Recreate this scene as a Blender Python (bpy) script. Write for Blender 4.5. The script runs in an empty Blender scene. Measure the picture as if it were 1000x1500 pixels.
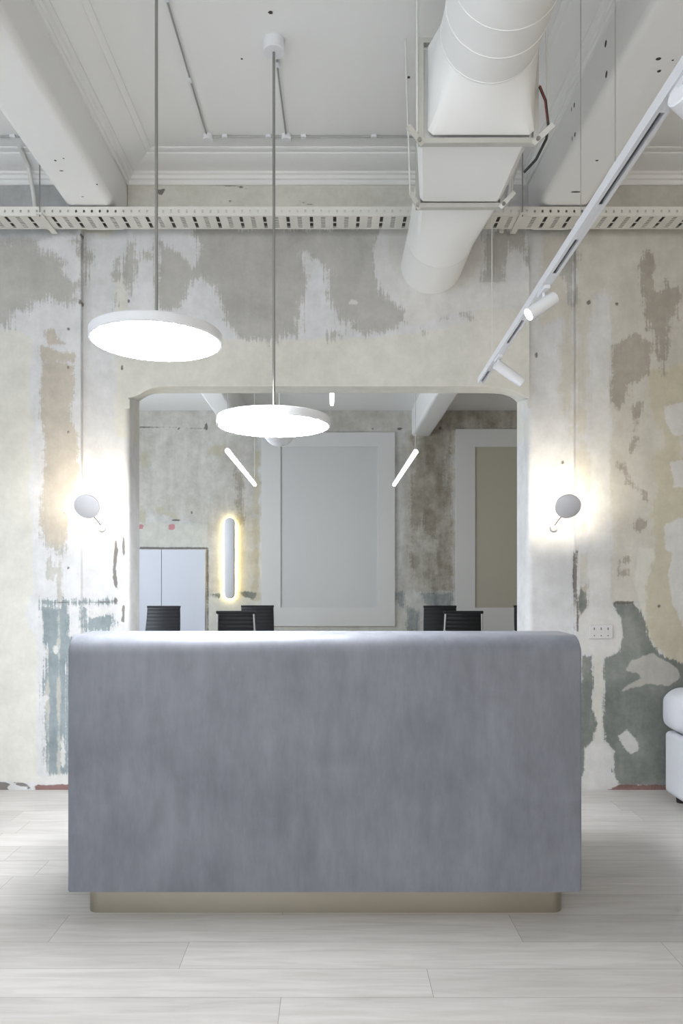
import bpy, bmesh, math, random
import numpy as np
from mathutils import Vector, Matrix
R = math.radians
random.seed(4)
scn = bpy.context.scene
COL = scn.collection

# ------------------------------------------------------------------ camera, world, light, exposure
CAM_Z = 1.35
F = 1080.0                    # focal length in pixels of the 1000x1500 frame
VX, VY = 486.0, 848.0         # vanishing point of everything that runs away from the camera
cam = bpy.data.cameras.new('camera')
cam_o = bpy.data.objects.new('camera', cam)
COL.objects.link(cam_o)
cam.sensor_fit = 'AUTO'; cam.sensor_width = 36.0
cam.lens = 36.0 * F / 1500.0
cam.shift_x = (500 - VX) / 1500.0
cam.shift_y = (VY - 750) / 1500.0
cam.clip_start = 0.05; cam.clip_end = 100
cam_o.location = (0, 0, CAM_Z)
cam_o.rotation_euler = (R(90), 0, 0)
scn.camera = cam_o
scn.view_settings.view_transform = 'Standard'
scn.view_settings.look = 'None'
scn.view_settings.exposure = 0.21
scn.view_settings.gamma = 1.0
scn.view_settings.use_curve_mapping = False

w = bpy.data.worlds.new('sky'); scn.world = w; w.use_nodes = True
w.node_tree.nodes['Background'].inputs[0].default_value = (0.75, 0.86, 1.0, 1)
w.node_tree.nodes['Background'].inputs[1].default_value = 0.6

def area(name, loc, rot, sx, sy, power, col):
    l = bpy.data.lights.new(name, 'AREA'); l.shape = 'RECTANGLE'; l.size = sx; l.size_y = sy
    l.energy = power; l.color = col
    o = bpy.data.objects.new(name, l); COL.objects.link(o)
    o.location = loc; o.rotation_euler = rot
    return o
# daylight arriving through the windows: two behind the camera, three in the left wall
COOL = (0.82, 0.90, 1.0)
area('daylight_rear_left', (-2.0, -3.98, 1.95), (R(90), 0, 0), 2.4, 2.7, 116, (0.92, 0.96, 1.0))
area('daylight_rear_right', (1.6, -3.98, 1.95), (R(90), 0, 0), 2.4, 2.7, 74, (1.0, 0.95, 0.89))
area('daylight_left_near', (-4.58, 0.0, 1.9), (R(90), 0, R(-90)), 2.4, 2.6, 44, COOL)
area('daylight_left_far', (-4.58, 3.1, 1.9), (R(90), 0, R(-90)), 2.2, 2.6, 13, COOL)
area('daylight_meeting_room', (-4.58, 8.2, 1.9), (R(90), 0, R(-90)), 3.0, 2.4, 150, COOL)

# ------------------------------------------------------------------ helpers
def srgb(r, g, b):
    f = lambda c: (c/255.0)/12.92 if c/255.0 <= 0.04045 else ((c/255.0+0.055)/1.055)**2.4
    return (f(r), f(g), f(b), 1.0)

def new_mat(name):
    m = bpy.data.materials.new(name); m.use_nodes = True
    return m, m.node_tree.nodes, m.node_tree.links, m.node_tree.nodes['Principled BSDF']

def mat(name, col, rough=0.5, metal=0.0, var=0.04, scale=8.0, bump=0.0, bscale=60.0, stretch=(1, 1, 1), coat=0.0):
    m, N, L, P = new_mat(name)
    tc = N.new('ShaderNodeTexCoord'); mp = N.new('ShaderNodeMapping'); mp.inputs['Scale'].default_value = stretch
    L.new(tc.outputs['Object'], mp.inputs[0])
    nz = N.new('ShaderNodeTexNoise'); nz.inputs['Scale'].default_value = scale; nz.inputs['Detail'].default_value = 5
    L.new(mp.outputs[0], nz.inputs['Vector'])
    mx = N.new('ShaderNodeMix'); mx.data_type = 'RGBA'
    a = [max(0, c*(1-var)) for c in col[:3]] + [1]; b = [min(1, c*(1+var)) for c in col[:3]] + [1]
    mx.inputs[6].default_value = a; mx.inputs[7].default_value = b
    L.new(nz.outputs['Fac'], mx.inputs[0]); L.new(mx.outputs[2], P.inputs['Base Color'])
    P.inputs['Roughness'].default_value = rough; P.inputs['Metallic'].default_value = metal
    if coat: P.inputs['Coat Weight'].default_value = coat
    if bump:
        n2 = N.new('ShaderNodeTexNoise'); n2.inputs['Scale'].default_value = bscale; n2.inputs['Detail'].default_value = 4
        L.new(mp.outputs[0], n2.inputs['Vector'])
        bp = N.new('ShaderNodeBump'); bp.inputs['Strength'].default_value = bump; bp.inputs['Distance'].default_value = 0.01
        L.new(n2.outputs['Fac'], bp.inputs['Height']); L.new(bp.outputs[0], P.inputs['Normal'])
    return m

def emit(name, col, strength):
    m, N, L, P = new_mat(name)
    P.inputs['Base Color'].default_value = (0.8, 0.8, 0.8, 1)
    P.inputs['Emission Color'].default_value = col
    P.inputs['Emission Strength'].default_value = strength
    return m

def link(name, me, m, parent=None, smooth=False):
    o = bpy.data.objects.new(name, me); COL.objects.link(o)
    if m is not None:
        for x in (m if isinstance(m, (list, tuple)) else [m]): me.materials.append(x)
    if parent is not None: o.parent = parent
    if smooth:
        for p in me.polygons: p.use_smooth = True
    return o

def finish(name, bm, m, parent=None, smooth=False, bevel=0.0, seg=2, sharp=40):
    bmesh.ops.recalc_face_normals(bm, faces=bm.faces)
    me = bpy.data.meshes.new(name); bm.to_mesh(me); bm.free()
    o = link(name, me, m, parent)
    if bevel:
        md = o.modifiers.new('bevel', 'BEVEL'); md.width = bevel; md.segments = seg; md.limit_method = 'ANGLE'; md.angle_limit = R(35)
        md.harden_normals = False
    if smooth or bevel:
        for p in me.polygons: p.use_smooth = True
        me.set_sharp_from_angle(angle=R(sharp))
    return o

def empty(name, loc, label, cat, group=None, rz=0.0):
    o = bpy.data.objects.new(name, None); COL.objects.link(o)
    o.empty_display_size = 0.1
    o.location = loc; o.rotation_euler = (0, 0, rz)
    o['label'] = label; o['category'] = cat
    if group: o['group'] = group
    return o

def tag(o, label, cat, group=None):
    o['label'] = label; o['category'] = cat
    if group: o['group'] = group
    return o

def struct(o):
    o['kind'] = 'structure'; return o

def box(bm, x0, x1, y0, y1, z0, z1):
    vs = [bm.verts.new((x, y, z)) for z in (z0, z1) for y in (y0, y1) for x in (x0, x1)]
    for f in ((0, 1, 3, 2), (4, 6, 7, 5), (0, 4, 5, 1), (2, 3, 7, 6), (0, 2, 6, 4), (1, 5, 7, 3)):
        bm.faces.new([vs[i] for i in f])
    return vs

def frame_from(d):
    d = Vector(d).normalized()
    up = Vector((0, 0, 1)) if abs(d.z) < 0.95 else Vector((0, 1, 0))
    a = d.cross(up).normalized(); b = a.cross(d).normalized()
    return a, b

def loft(bm, rings, cap=True, closed=True):
    rv = [[bm.verts.new(p) for p in r] for r in rings]
    n = len(rv[0])
    for i in range(len(rv)-1):
        for j in range(n if closed else n-1):
            k = (j+1) % n
            bm.faces.new((rv[i][j], rv[i][k], rv[i+1][k], rv[i+1][j]))
    if cap and closed:
        bm.faces.new(rv[0][::-1]); bm.faces.new(rv[-1])
    return rv

def tube(bm, pts, r, n=12, cap=True):
    pts = [Vector(p) for p in pts]
    rs = r if isinstance(r, (list, tuple)) else [r]*len(pts)
    rings = []
    a0 = None
    for i, p in enumerate(pts):
        d = (pts[min(i+1, len(pts)-1)] - pts[max(i-1, 0)])
        if a0 is None: a, b = frame_from(d)
        else:
            dn = d.normalized(); a = (a0 - dn*a0.dot(dn)).normalized(); b = a.cross(dn).normalized()
        a0 = a
        rings.append([p + (a*math.cos(2*math.pi*k/n) + b*math.sin(2*math.pi*k/n))*rs[i] for k in range(n)])
    loft(bm, rings, cap)

def lathe(bm, prof, n=48, center=(0, 0, 0), axis=(0, 0, 1)):
    # prof: list of (radius, height)
    c = Vector(center); ax = Vector(axis).normalized(); a, b = frame_from(ax)
    rings = []
    for r, h in prof:
        rr = max(r, 1e-5)
        rings.append([c + ax*h + (a*math.cos(2*math.pi*k/n) + b*math.sin(2*math.pi*k/n))*rr for k in range(n)])
    loft(bm, rings, True)

def copy_tree(o, parent=None):
    c = o.copy(); COL.objects.link(c); c.parent = parent
    for ch in list(o.children): copy_tree(ch, c)
    return c

# ------------------------------------------------------------------ weathered wall material
# outlines of the bare, painted and filled patches are stored on the wall mesh as distances; the
# shader roughens their edges with noise
LAY = {
 # name: (colour a, colour b, low amp, high amp, drip amp, softness, opacity)
 'olive': (srgb(200, 197, 184), srgb(212, 210, 200), .06, .02, .0, .03, .85),
 'upper_gray':  (srgb(158, 159, 159), srgb(178, 179, 178), .05, .02, .0, .05, .9),  # flat grey tone along the top of the walls
 'beige': (srgb(186, 181, 169), srgb(200, 196, 185), .06, .02, .02, .06, .85),
 'cream': (srgb(201, 200, 190), srgb(211, 209, 200), .02, .010, .0, .02, .85),
 'sand':  (srgb(182, 175, 153), srgb(195, 189, 169), .05, .02, .02, .03, .85),
 'gray':  (srgb(158, 156, 150), srgb(175, 173, 167), .045, .04, .04, .03, .88),
 'brown': (srgb(168, 159, 146), srgb(188, 180, 167), .022, .03, .015, .02, .88),
 'murk':  (srgb(148, 140, 129), srgb(166, 158, 147), .025, .035, .02, .02, .82),
 'green': (srgb(110, 123, 127), srgb(144, 155, 158), .02, .03, .03, .02, .92),
 'moss':  (srgb(96, 103, 99), srgb(134, 138, 132), .02, .016, .015, .012, .93),
 'streak': (srgb(172, 170, 164), srgb(188, 186, 180), .015, .010, .0, .012, .9),
 'collar': (srgb(196, 194, 188), srgb(206, 204, 199), .010, .010, .0, .03, .8),
 'skim':  (srgb(200, 199, 196), srgb(211, 210, 207), .010, .018, .0, .012, .9),
 'pink':  (srgb(190, 120, 126), srgb(200, 140, 144), .003, .006, .0, .006, .9),
 'brick': (srgb(110, 78, 74), srgb(140, 100, 94), .004, .010, .0, .008, .9),
 'dark':  (srgb(90, 86, 82), srgb(120, 114, 108), .003, .006, .0, .006, .9),
}
def wall_mat(name, base_a, base_b, layers, amp=1.0, tones={}):
    m, N, L, P = new_mat(name)
    P.inputs['Roughness'].default_value = 0.75
    P.inputs['Specular IOR Level'].default_value = 0.25
    tc = N.new('ShaderNodeTexCoord')
    def noise(scale, detail, rough, stretch=(1, 1, 1)):
        mp = N.new('ShaderNodeMapping'); mp.inputs['Scale'].default_value = stretch
        L.new(tc.outputs['Object'], mp.inputs[0])
        n = N.new('ShaderNodeTexNoise'); n.inputs['Scale'].default_value = scale
        n.inputs['Detail'].default_value = detail; n.inputs['Roughness'].default_value = rough
        L.new(mp.outputs[0], n.inputs['Vector'])
        s = N.new('ShaderNodeMath'); s.operation = 'MULTIPLY_ADD'
        L.new(n.outputs['Fac'], s.inputs[0]); s.inputs[1].default_value = 4.0; s.inputs[2].default_value = -2.0
        return s.outputs[0], n.outputs['Fac']
    lo, lof = noise(5.0, 5, .6)
    hi, hif = noise(30.0, 9, .8)
    dr, drf = noise(1.0, 4, .6, (100, 100, 2.6))
    st, stf = noise(1.0, 6, .62, (9, 9, 1.0))
    mo, mof = noise(7.0, 10, .74)
    cl, clf = noise(2.2, 6, .62)
    def math_(op, a, b, c=None):
        n = N.new('ShaderNodeMath'); n.operation = op
        for i, v in enumerate((a, b, c)):
            if v is None: continue
            if isinstance(v, (int, float)): n.inputs[i].default_value = v
            else: L.new(v, n.inputs[i])
        return n.outputs[0]
    # tone variation shared by every layer
    mixn = math_('MULTIPLY_ADD', stf, .28, math_('MULTIPLY_ADD', clf, .42, math_('MULTIPLY', mof, .30)))
    tone = N.new('ShaderNodeMapRange'); L.new(mixn, tone.inputs[0])
    tone.inputs[1].default_value = .40; tone.inputs[2].default_value = .60
    tone = tone.outputs[0]
    mx = N.new('ShaderNodeMix'); mx.data_type = 'RGBA'
    mx.inputs[6].default_value = base_a; mx.inputs[7].default_value = base_b
    L.new(tone, mx.inputs[0]); cur = mx.outputs[2]
    height = None
    for ln in layers:
        ca, cb, al, ah, ad, soft, op = LAY[ln]; ca, cb = tones.get(ln, (ca, cb)); al *= amp; ah *= amp; ad *= amp; soft *= amp
        at = N.new('ShaderNodeAttribute'); at.attribute_name = 'd_' + ln
        d = at.outputs['Fac']
        d = math_('MULTIPLY_ADD', lo, al, d)
        d = math_('MULTIPLY_ADD', hi, ah, d)
        if ad: d = math_('MULTIPLY_ADD', dr, ad, d)
        mr = N.new('ShaderNodeMapRange'); mr.interpolation_type = 'SMOOTHSTEP'
        L.new(d, mr.inputs[0]); mr.inputs[1].default_value = -soft/2; mr.inputs[2].default_value = soft/2
        mask = math_('MULTIPLY', mr.outputs[0], op)
        c = N.new('ShaderNodeMix'); c.data_type = 'RGBA'; c.inputs[6].default_value = ca; c.inputs[7].default_value = cb
        L.new(hif if ln in ('dark', 'brick', 'pink') else tone, c.inputs[0])
        x = N.new('ShaderNodeMix'); x.data_type = 'RGBA'
        L.new(mask, x.inputs[0]); L.new(cur, x.inputs[6]); L.new(c.outputs[2], x.inputs[7])
        cur = x.outputs[2]
        if ln in ('gray', 'brown', 'green', 'moss', 'murk', 'brick', 'dark'):
            height = math_('MULTIPLY', mask, -1.0) if height is None else math_('MINIMUM', height, math_('MULTIPLY', mask, -1.0))
    grime = N.new('ShaderNodeMapRange'); L.new(mof, grime.inputs[0]); grime.inputs[1].default_value = .35; grime.inputs[2].default_value = .62
    grime.inputs[3].default_value = .93; grime.inputs[4].default_value = 1.02
    gv = N.new('ShaderNodeVectorMath'); gv.operation = 'SCALE'; L.new(cur, gv.inputs[0]); L.new(grime.outputs[0], gv.inputs['Scale'])
    L.new(gv.outputs[0], P.inputs['Base Color'])
    h = math_('MULTIPLY_ADD', hif, .25, height if height is not None else 0.0)
    h = math_('MULTIPLY_ADD', lof, .6, h)
    bp = N.new('ShaderNodeBump'); bp.inputs['Strength'].default_value = .35; bp.inputs['Distance'].default_value = .004
    L.new(h, bp.inputs['Height']); L.new(bp.outputs[0], P.inputs['Normal'])
    return m

def sd_poly(P, poly):
    # signed distance (positive inside) of points P[n,2] to a polygon
    v = np.array(poly, float); n = len(v)
    d = np.full(len(P), 1e9); ins = np.zeros(len(P), bool)
    for i in range(n):
        a = v[i]; b = v[(i+1) % n]; e = b - a
        wv = P - a
        t = np.clip((wv @ e) / max(e @ e, 1e-12), 0, 1)
        dd = ((wv - t[:, None]*e)**2).sum(1)
        d = np.minimum(d, dd)
        if abs(b[1]-a[1]) > 1e-9:
            c = ((a[1] > P[:, 1]) != (b[1] > P[:, 1])) & (P[:, 0] < (b[0]-a[0])*(P[:, 1]-a[1])/(b[1]-a[1]) + a[0])
            ins ^= c
    return np.where(ins, 1, -1)*np.sqrt(d)

def circ(x, y, rx, ry=None, n=14):
    ry = ry or rx
    return [(x+rx*math.cos(2*math.pi*i/n), y+ry*math.sin(2*math.pi*i/n)) for i in range(n)]

def line(pts, w):
    pts = [(p[0], p[1]) for p in pts]
    L1 = [(x-w/2, y-w/4) for x, y in pts]; L2 = [(x+w/2, y+w/4) for x, y in pts]
    return L1 + L2[::-1]

def set_layers(me, coords, polys, conv):
    XZ = coords[:, [0, 2]]
    for ln, pl in polys.items():
        d = np.full(len(XZ), -0.6)
        for poly in pl:
            pp = [conv(*q) for q in poly]
            a = np.array(pp); lo = a.min(0)-.3; hi = a.max(0)+.3
            sel = np.where((XZ[:, 0] > lo[0]) & (XZ[:, 0] < hi[0]) & (XZ[:, 1] > lo[1]) & (XZ[:, 1] < hi[1]))[0]
            if len(sel) == 0: continue
            d[sel] = np.maximum(d[sel], sd_poly(XZ[sel], pp))
        at = me.attributes.new('d_'+ln, 'FLOAT', 'POINT')
        at.data.foreach_set('value', d.astype(np.float32))

class Grid:
    def __init__(s): s.v = []; s.f = []; s.n = 0
    def sheet(s, A):            # A[i,j,3]
        A = np.asarray(A, float); a, b = A.shape[:2]
        s.v.append(A.reshape(-1, 3))
        i, j = np.meshgrid(np.arange(a-1), np.arange(b-1), indexing='ij')
        q = (i*b+j).ravel() + s.n
        s.f.append(np.stack([q, q+b, q+b+1, q+1], 1)); s.n += a*b
    def plane(s, x0, x1, y, z0, z1, step, flip=False):
        xs = np.linspace(x0, x1, max(2, int(abs(x1-x0)/step)+1)); zs = np.linspace(z0, z1, max(2, int((z1-z0)/step)+1))
        X, Z = np.meshgrid(xs, zs, indexing='ij')
        if flip: X, Z = X[::-1], Z[::-1]
        s.sheet(np.stack([X, np.full_like(X, y), Z], 2))
    def side(s, x, y0, y1, z0, z1, step):
        zs = np.linspace(z0, z1, max(2, int((z1-z0)/step)+1)); ys = np.linspace(y0, y1, 3)
        Y, Z = np.meshgrid(ys, zs, indexing='ij')
        s.sheet(np.stack([np.full_like(Y, x), Y, Z], 2))
    def mesh(s, name):
        V = np.concatenate(s.v); Fc = np.concatenate(s.f)
        me = bpy.data.meshes.new(name)
        me.vertices.add(len(V)); me.vertices.foreach_set('co', V.ravel().astype(np.float32))
        me.loops.add(Fc.size); me.loops.foreach_set('vertex_index', Fc.ravel().astype(np.int32))
        me.polygons.add(len(Fc)); me.polygons.foreach_set('loop_start', (np.arange(len(Fc))*4).astype(np.int32))
        me.update(calc_edges=True)
        return me, V

# ------------------------------------------------------------------ dimensions
YW, YP, YB = 4.718, 4.762, 5.018     # front plane of the wall, of its piers, and its rear plane
CEIL = 4.0
BEAM_Z = 3.597
XL, XR = -4.6, 4.2
YN, YE = -4.0, 11.6
SW = F / YW
def pw(x, y): return ((x-VX)/SW, CAM_Z + (VY-y)/SW)
SB = F / YE
def pb(x, y): return ((x-VX)/SB, CAM_Z + (VY-y)/SB)

white_paint = mat('white_ceiling_paint', srgb(231, 231, 229), .6, var=.02, scale=1.5, bump=.1, bscale=25)
beam_paint = mat('white_beam_paint', srgb(231, 231, 229), .5, var=.025, scale=3, bump=.15, bscale=14)
tan_paint = mat('warm_wall_paint', srgb(196, 182, 160), .8, var=.03, scale=2)
plain_wall = mat('plain_plaster', srgb(205, 203, 197), .8, var=.04, scale=2)
hole_mat = mat('dark_hole', srgb(62, 58, 54), .9)

# ------------------------------------------------------------------ the weathered wall
LP = {}
LP['olive'] = [[(120, 240), (640, 240), (640, 336), (560, 330), (420, 338), (300, 334), (120, 336)]]
LP['upper_gray'] = [[(-60, 200), (112, 200), (112, 345), (60, 352), (-60, 360)]]
LP['beige'] = [[(846, 200), (1100, 200), (1100, 960), (950, 955), (925, 880), (895, 884), (893, 700), (890, 560), (893, 430), (868, 430), (862, 620), (866, 700), (858, 760), (850, 800), (843, 760), (843, 400)],
               [(795, 335), (842, 335), (842, 600), (826, 600), (825, 470), (800, 470)],
               [(846, 800), (862, 810), (860, 900), (846, 905)]]
LP['cream'] = [[(187, 497), (300, 494), (380, 499), (560, 495), (610, 486), (690, 470), (700, 452), (776, 450), (776, 640), (187, 640)],
               [(-80, 482), (20, 483), (36, 486), (46, 500), (43, 560), (44, 600), (50, 622), (42, 650), (48, 680), (40, 720), (46, 760), (48, 860), (38, 900), (52, 940), (54, 1000), (52, 1060), (56, 1145), (-80, 1145)],
               [(166, 400), (186, 400), (186, 640), (166, 640)],
               [(868, 955), (884, 955), (884, 1000), (881, 1030), (883, 1060), (880, 1088), (870, 1088), (868, 1030), (871, 1010), (868, 990)],
               [(934, 800), (960, 800), (962, 890), (960, 950), (948, 930), (938, 895), (930, 850)]]
LP['sand'] = [[(952, 540), (975, 545), (1040, 520), (1040, 620), (1000, 640), (992, 670), (1040, 690), (1040, 1000), (975, 970), (955, 930), (946, 880), (958, 820), (950, 780), (962, 740), (960, 690), (968, 640), (955, 590)],
              ]
LP['gray'] = [[(-60, 358), (10, 356), (30, 352), (55, 360), (62, 372), (80, 372), (95, 385), (98, 405), (106, 414), (118, 406), (116, 418), (106, 445), (85, 442), (75, 430), (60, 436), (48, 440), (46, 462), (26, 458), (15, 482), (-60, 480)],
              [(118, 362), (131, 368), (131, 408), (118, 412)],
              [(100, 350), (118, 346), (118, 356), (104, 356)],
              [(180, 350), (200, 352), (202, 400), (192, 428), (182, 405)],
              [(162, 375), (172, 370), (174, 405), (164, 408)],
              [(195, 365), (228, 360), (226, 385), (208, 382)],
              [(163, 430), (172, 445), (164, 448)],
              [(232, 352), (245, 358), (258, 368), (270, 378), (284, 386), (294, 372), (296, 356), (278, 344), (290, 334), (560, 334), (546, 365), (548, 400), (560, 425), (602, 462), (592, 474), (560, 484), (532, 490), (512, 476), (492, 470), (486, 445), (486, 418), (476, 398), (464, 384), (452, 372), (441, 372), (442, 398), (452, 404), (446, 428), (438, 445), (436, 492), (420, 494), (396, 497), (360, 492), (336, 478), (322, 450), (316, 420), (300, 410), (280, 414), (266, 430), (262, 452), (232, 458)],
              [(703, 338), (712, 372), (710, 395), (706, 413), (730, 413), (738, 396), (742, 372), (750, 360), (768, 372), (776, 395), (774, 335)],
              [(668, 455), (678, 454), (688, 468), (676, 466)], [(614, 483), (628, 482), (626, 489), (613, 489)],
              [(640, 462), (658, 460), (655, 466), (642, 470)],
              [(486, 487), (500, 487), (498, 493), (485, 493)],
              [(58, 782), (96, 786), (98, 806), (91, 818), (88, 884), (86, 884), (84, 820), (76, 812), (66, 800)],
              [(70, 800), (80, 802), (82, 838), (70, 842)],
              [(824, 380), (834, 362), (842, 370), (842, 440), (830, 432)]]
LP['brown'] = [[(60, 536), (72, 522), (88, 530), (108, 536), (108, 562), (103, 584), (103, 620), (112, 634), (114, 700), (108, 740), (100, 770), (96, 800), (82, 812), (66, 792), (60, 770), (62, 720), (66, 680), (66, 640), (59, 605), (60, 560)],
               [(66, 486), (78, 482), (84, 494), (94, 502), (90, 508), (70, 503)], [(60, 508), (80, 512), (108, 518), (110, 530), (60, 528)],
               [(848, 860), (862, 850), (858, 910), (846, 916)]]
LP['murk'] = [[(936, 388), (944, 362), (958, 372), (962, 392), (956, 402), (962, 424), (972, 428), (974, 410), (984, 424), (995, 420), (998, 436), (990, 458), (978, 472), (972, 486), (974, 545), (971, 545), (966, 488), (957, 480), (954, 462), (944, 445), (941, 424)],
              line([(963, 480), (963, 528)], 3), line([(979, 472), (978, 520)], 3), line([(971, 530), (970, 548)], 4),
              line([(948, 440), (949, 470)], 3), line([(952, 450), (952, 482)], 3), line([(990, 455), (991, 468)], 4),
              [(898, 506), (912, 496), (932, 492), (954, 504), (952, 530), (946, 548), (934, 562), (922, 566), (914, 586), (906, 600), (898, 592), (893, 574), (894, 545)],
              line([(918, 570), (919, 580)], 4), line([(925, 565), (924, 576)], 3),
              [(932, 592), (941, 590), (938, 600), (933, 604), (931, 640), (934, 642), (932, 650), (925, 662), (921, 656), (928, 644), (929, 606)],
              line([(908, 680), (916, 690), (922, 708), (930, 714), (942, 720), (946, 732)], 4),
              circ(938, 770, 9, 9), circ(916, 820, 7, 5), circ(914, 838, 8, 5)]
LP['green'] = [[(57, 879), (166, 879), (166, 886), (57, 886)], [(58, 888), (74, 888), (98, 886), (104, 900), (100, 935), (110, 930), (100, 970), (101, 1134), (70, 1136), (66, 1110), (64, 1062), (66, 1020), (62, 1000), (66, 975), (70, 955), (64, 935), (62, 910)],
               [(128, 896), (146, 900), (162, 898), (166, 914), (150, 928), (120, 926)], [(118, 890), (124, 890), (122, 920), (117, 920)]]
LP['moss'] = [[(897, 884), (928, 884), (934, 892), (942, 908), (946, 930), (956, 948), (974, 962), (1040, 990), (1040, 1151), (906, 1152), (899, 1130), (899, 1100), (888, 1086), (884, 1060), (885, 1000), (883, 965), (905, 955), (912, 930), (908, 905)],
              [(850, 960), (869, 958), (868, 985), (870, 1000), (866, 1030), (871, 1060), (868, 1085), (856, 1096), (850, 1135)],
              [(848, 880), (860, 878), (856, 892), (848, 896)], [(930, 780), (1040, 700), (1040, 740), (950, 800)][:0] or circ(852, 880, 6, 18)]
LP['streak'] = [line([(71, 800), (71, 848)], 3), line([(77, 800), (77, 852)], 3), line([(88, 795), (87, 884)], 6), line([(94, 800), (92, 850)], 3), [(69, 832), (82, 830), (84, 838), (72, 844)],[(916, 982), (924, 966), (938, 962), (956, 956), (972, 966), (990, 980), (996, 992), (980, 1004), (950, 1002), (930, 1006), (912, 1012), (920, 1002), (940, 994), (936, 986)],
                line([(86, 884), (86, 1140)], 4), line([(70, 950), (70, 1130)], 3)]
LP['skim'] = [circ(628, 374, 80, 78, 28),
              [(600, 440), (690, 420), (700, 414), (778, 416), (778, 448), (700, 450), (660, 462), (610, 476), (590, 470)],
              [(868, 440), (893, 440), (892, 700), (893, 886), (866, 890), (860, 830), (866, 700), (868, 560)],
              [(846, 908), (858, 892), (895, 888), (908, 905), (912, 930), (905, 955), (890, 962), (866, 958), (850, 956)],
              [(857, 1098), (868, 1086), (886, 1086), (898, 1100), (897, 1122), (886, 1128), (880, 1142), (866, 1142), (857, 1122)],
              [(850, 1140), (895, 1138), (907, 1148), (898, 1156), (850, 1162)],
              [(907, 1078), (918, 1069), (930, 1082), (933, 1097), (924, 1104), (914, 1094)],
              [(974, 598), (1040, 575), (1040, 632), (986, 640), (976, 622)], [(982, 678), (1040, 668), (1040, 716), (986, 714)],
              [(972, 768), (1040, 742), (1040, 960), (1000, 920), (984, 884), (978, 840), (984, 812), (974, 806)],
              circ(516, 443, 7, 4), circ(82, 952, 4, 7), circ(68, 1024, 4, 4), circ(100, 1096, 3, 30)[:0] or circ(92, 1100, 3, 26),
              [(50, 1138), (100, 1134), (100, 1148), (50, 1150)],
              [(124, 898), (140, 892), (160, 892), (150, 902), (130, 906)]]
LP['collar'] = [circ(636, 366, 68, 66, 24)]
LP['brick'] = [[(51, 1150), (101, 1149), (101, 1162), (51, 1162)], [(888, 1158), (906, 1150), (1040, 1149), (1040, 1162), (888, 1162)]]
LP['dark'] = [[(166, 782), (170, 806), (167, 830), (170, 866), (165, 858), (162, 846), (163, 822)], [(176, 778), (180, 790), (180, 812), (178, 816), (176, 800)],
              line([(178, 886), (177, 912)], 4), circ(166, 880, 2.5, 5),
              line([(57, 882), (90, 881), (120, 884), (166, 882)], 3) and circ(148, 882, 12, 1.3), circ(90, 882, 14, 1.2),
              [(899, 881), (928, 881), (928, 885), (899, 885)],
              [(-60, 1146), (8, 1145), (16, 1149), (10, 1153), (16, 1160), (-60, 1160)], [(18, 1146), (34, 1147), (44, 1151), (34, 1152), (24, 1150)], [(12, 1158), (46, 1158), (46, 1162), (12, 1162)], circ(42, 1154, 3, 2),
              circ(100, 482, 2.4), circ(100, 538, 2.2), circ(100, 633, 2.0), circ(117, 443, 1.6, 4), circ(186, 441, 4, 3),
              circ(176, 535, 1.8, 4), circ(903, 445, 2.4), circ(862, 443, 3.0), circ(827, 676, 2.2), circ(788, 517, 2.0, 4),
              circ(992, 446, 2.2), circ(965, 888, 2.2), circ(118, 344, 1.2, 3), [(225, 276), (234, 278), (242, 276), (240, 282), (236, 287), (231, 282)], circ(353, 274, 3, 1.2), circ(337, 295, 2, 1.2),
              circ(100, 832, 2.2), circ(94, 700+52, 1.6),
              line([(845, 806), (843, 850), (846, 905), (845, 925)], 3),
              [(290, 269), (330, 270), (345, 271), (362, 277), (345, 273), (290, 270.5)], [(420, 288), (450, 298), (480, 303), (450, 299.5)]]
front_layers = ['olive', 'upper_gray', 'beige', 'cream', 'sand', 'gray', 'brown', 'murk', 'green', 'moss', 'streak', 'skim', 'collar', 'brick', 'dark']

fc = [(-1.3062, 2.508), (-1.27, 2.516), (-1.228, 2.532), (-1.197, 2.552), (-1.16, 2.568), (-1.10, 2.579), (-1.0, 2.582),
      (.95, 2.582), (1.05, 2.580), (1.12, 2.574), (1.17, 2.560), (1.205, 2.538), (1.24, 2.518), (1.2626, 2.510)]
bc = [(-1.3104, 2.560), (-1.285, 2.575), (-1.26, 2.592), (-1.225, 2.606), (-1.18, 2.613), (-1.10, 2.614), (-1.0, 2.614),
      (.95, 2.614), (1.05, 2.614), (1.12, 2.611), (1.17, 2.604), (1.21, 2.590), (1.24, 2.572), (1.2593, 2.550)]
def curve(c, x): return np.interp(x, [p[0] for p in c], [p[1] for p in c])
G = Grid(); ST = .0115
G.plane(-3.0, -1.607, YW, 0, CEIL, ST); G.plane(XL, -3.0, YW, 0, CEIL, .1)
G.plane(1.561, 2.9, YW, 0, CEIL, ST); G.plane(2.9, XR, YW, 0, CEIL, .1)
G.side(-1.607, YW, YP, 0, CEIL, .02); G.side(1.561, YP, YW, 0, CEIL, .02)
G.plane(-1.607, -1.345, YP, 0, CEIL, ST); G.plane(1.300, 1.561, YP, 0, CEIL, ST)
# lintel, its front cut to the curve of the opening
xs = np.unique(np.concatenate([np.linspace(-1.3062, 1.2626, 225), [p[0] for p in fc]])); t = np.linspace(0, 1, 130)
Z0 = curve(fc, xs); A = np.zeros((len(xs), len(t), 3))
A[:, :, 0] = xs[:, None]; A[:, :, 1] = YW; A[:, :, 2] = Z0[:, None]*(1-t) + CEIL*t
G.sheet(A)
G.side(-1.3062, YW, YP, 2.508, CEIL, .03); G.side(1.2626, YP, YW, 2.510, CEIL, .03)
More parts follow.
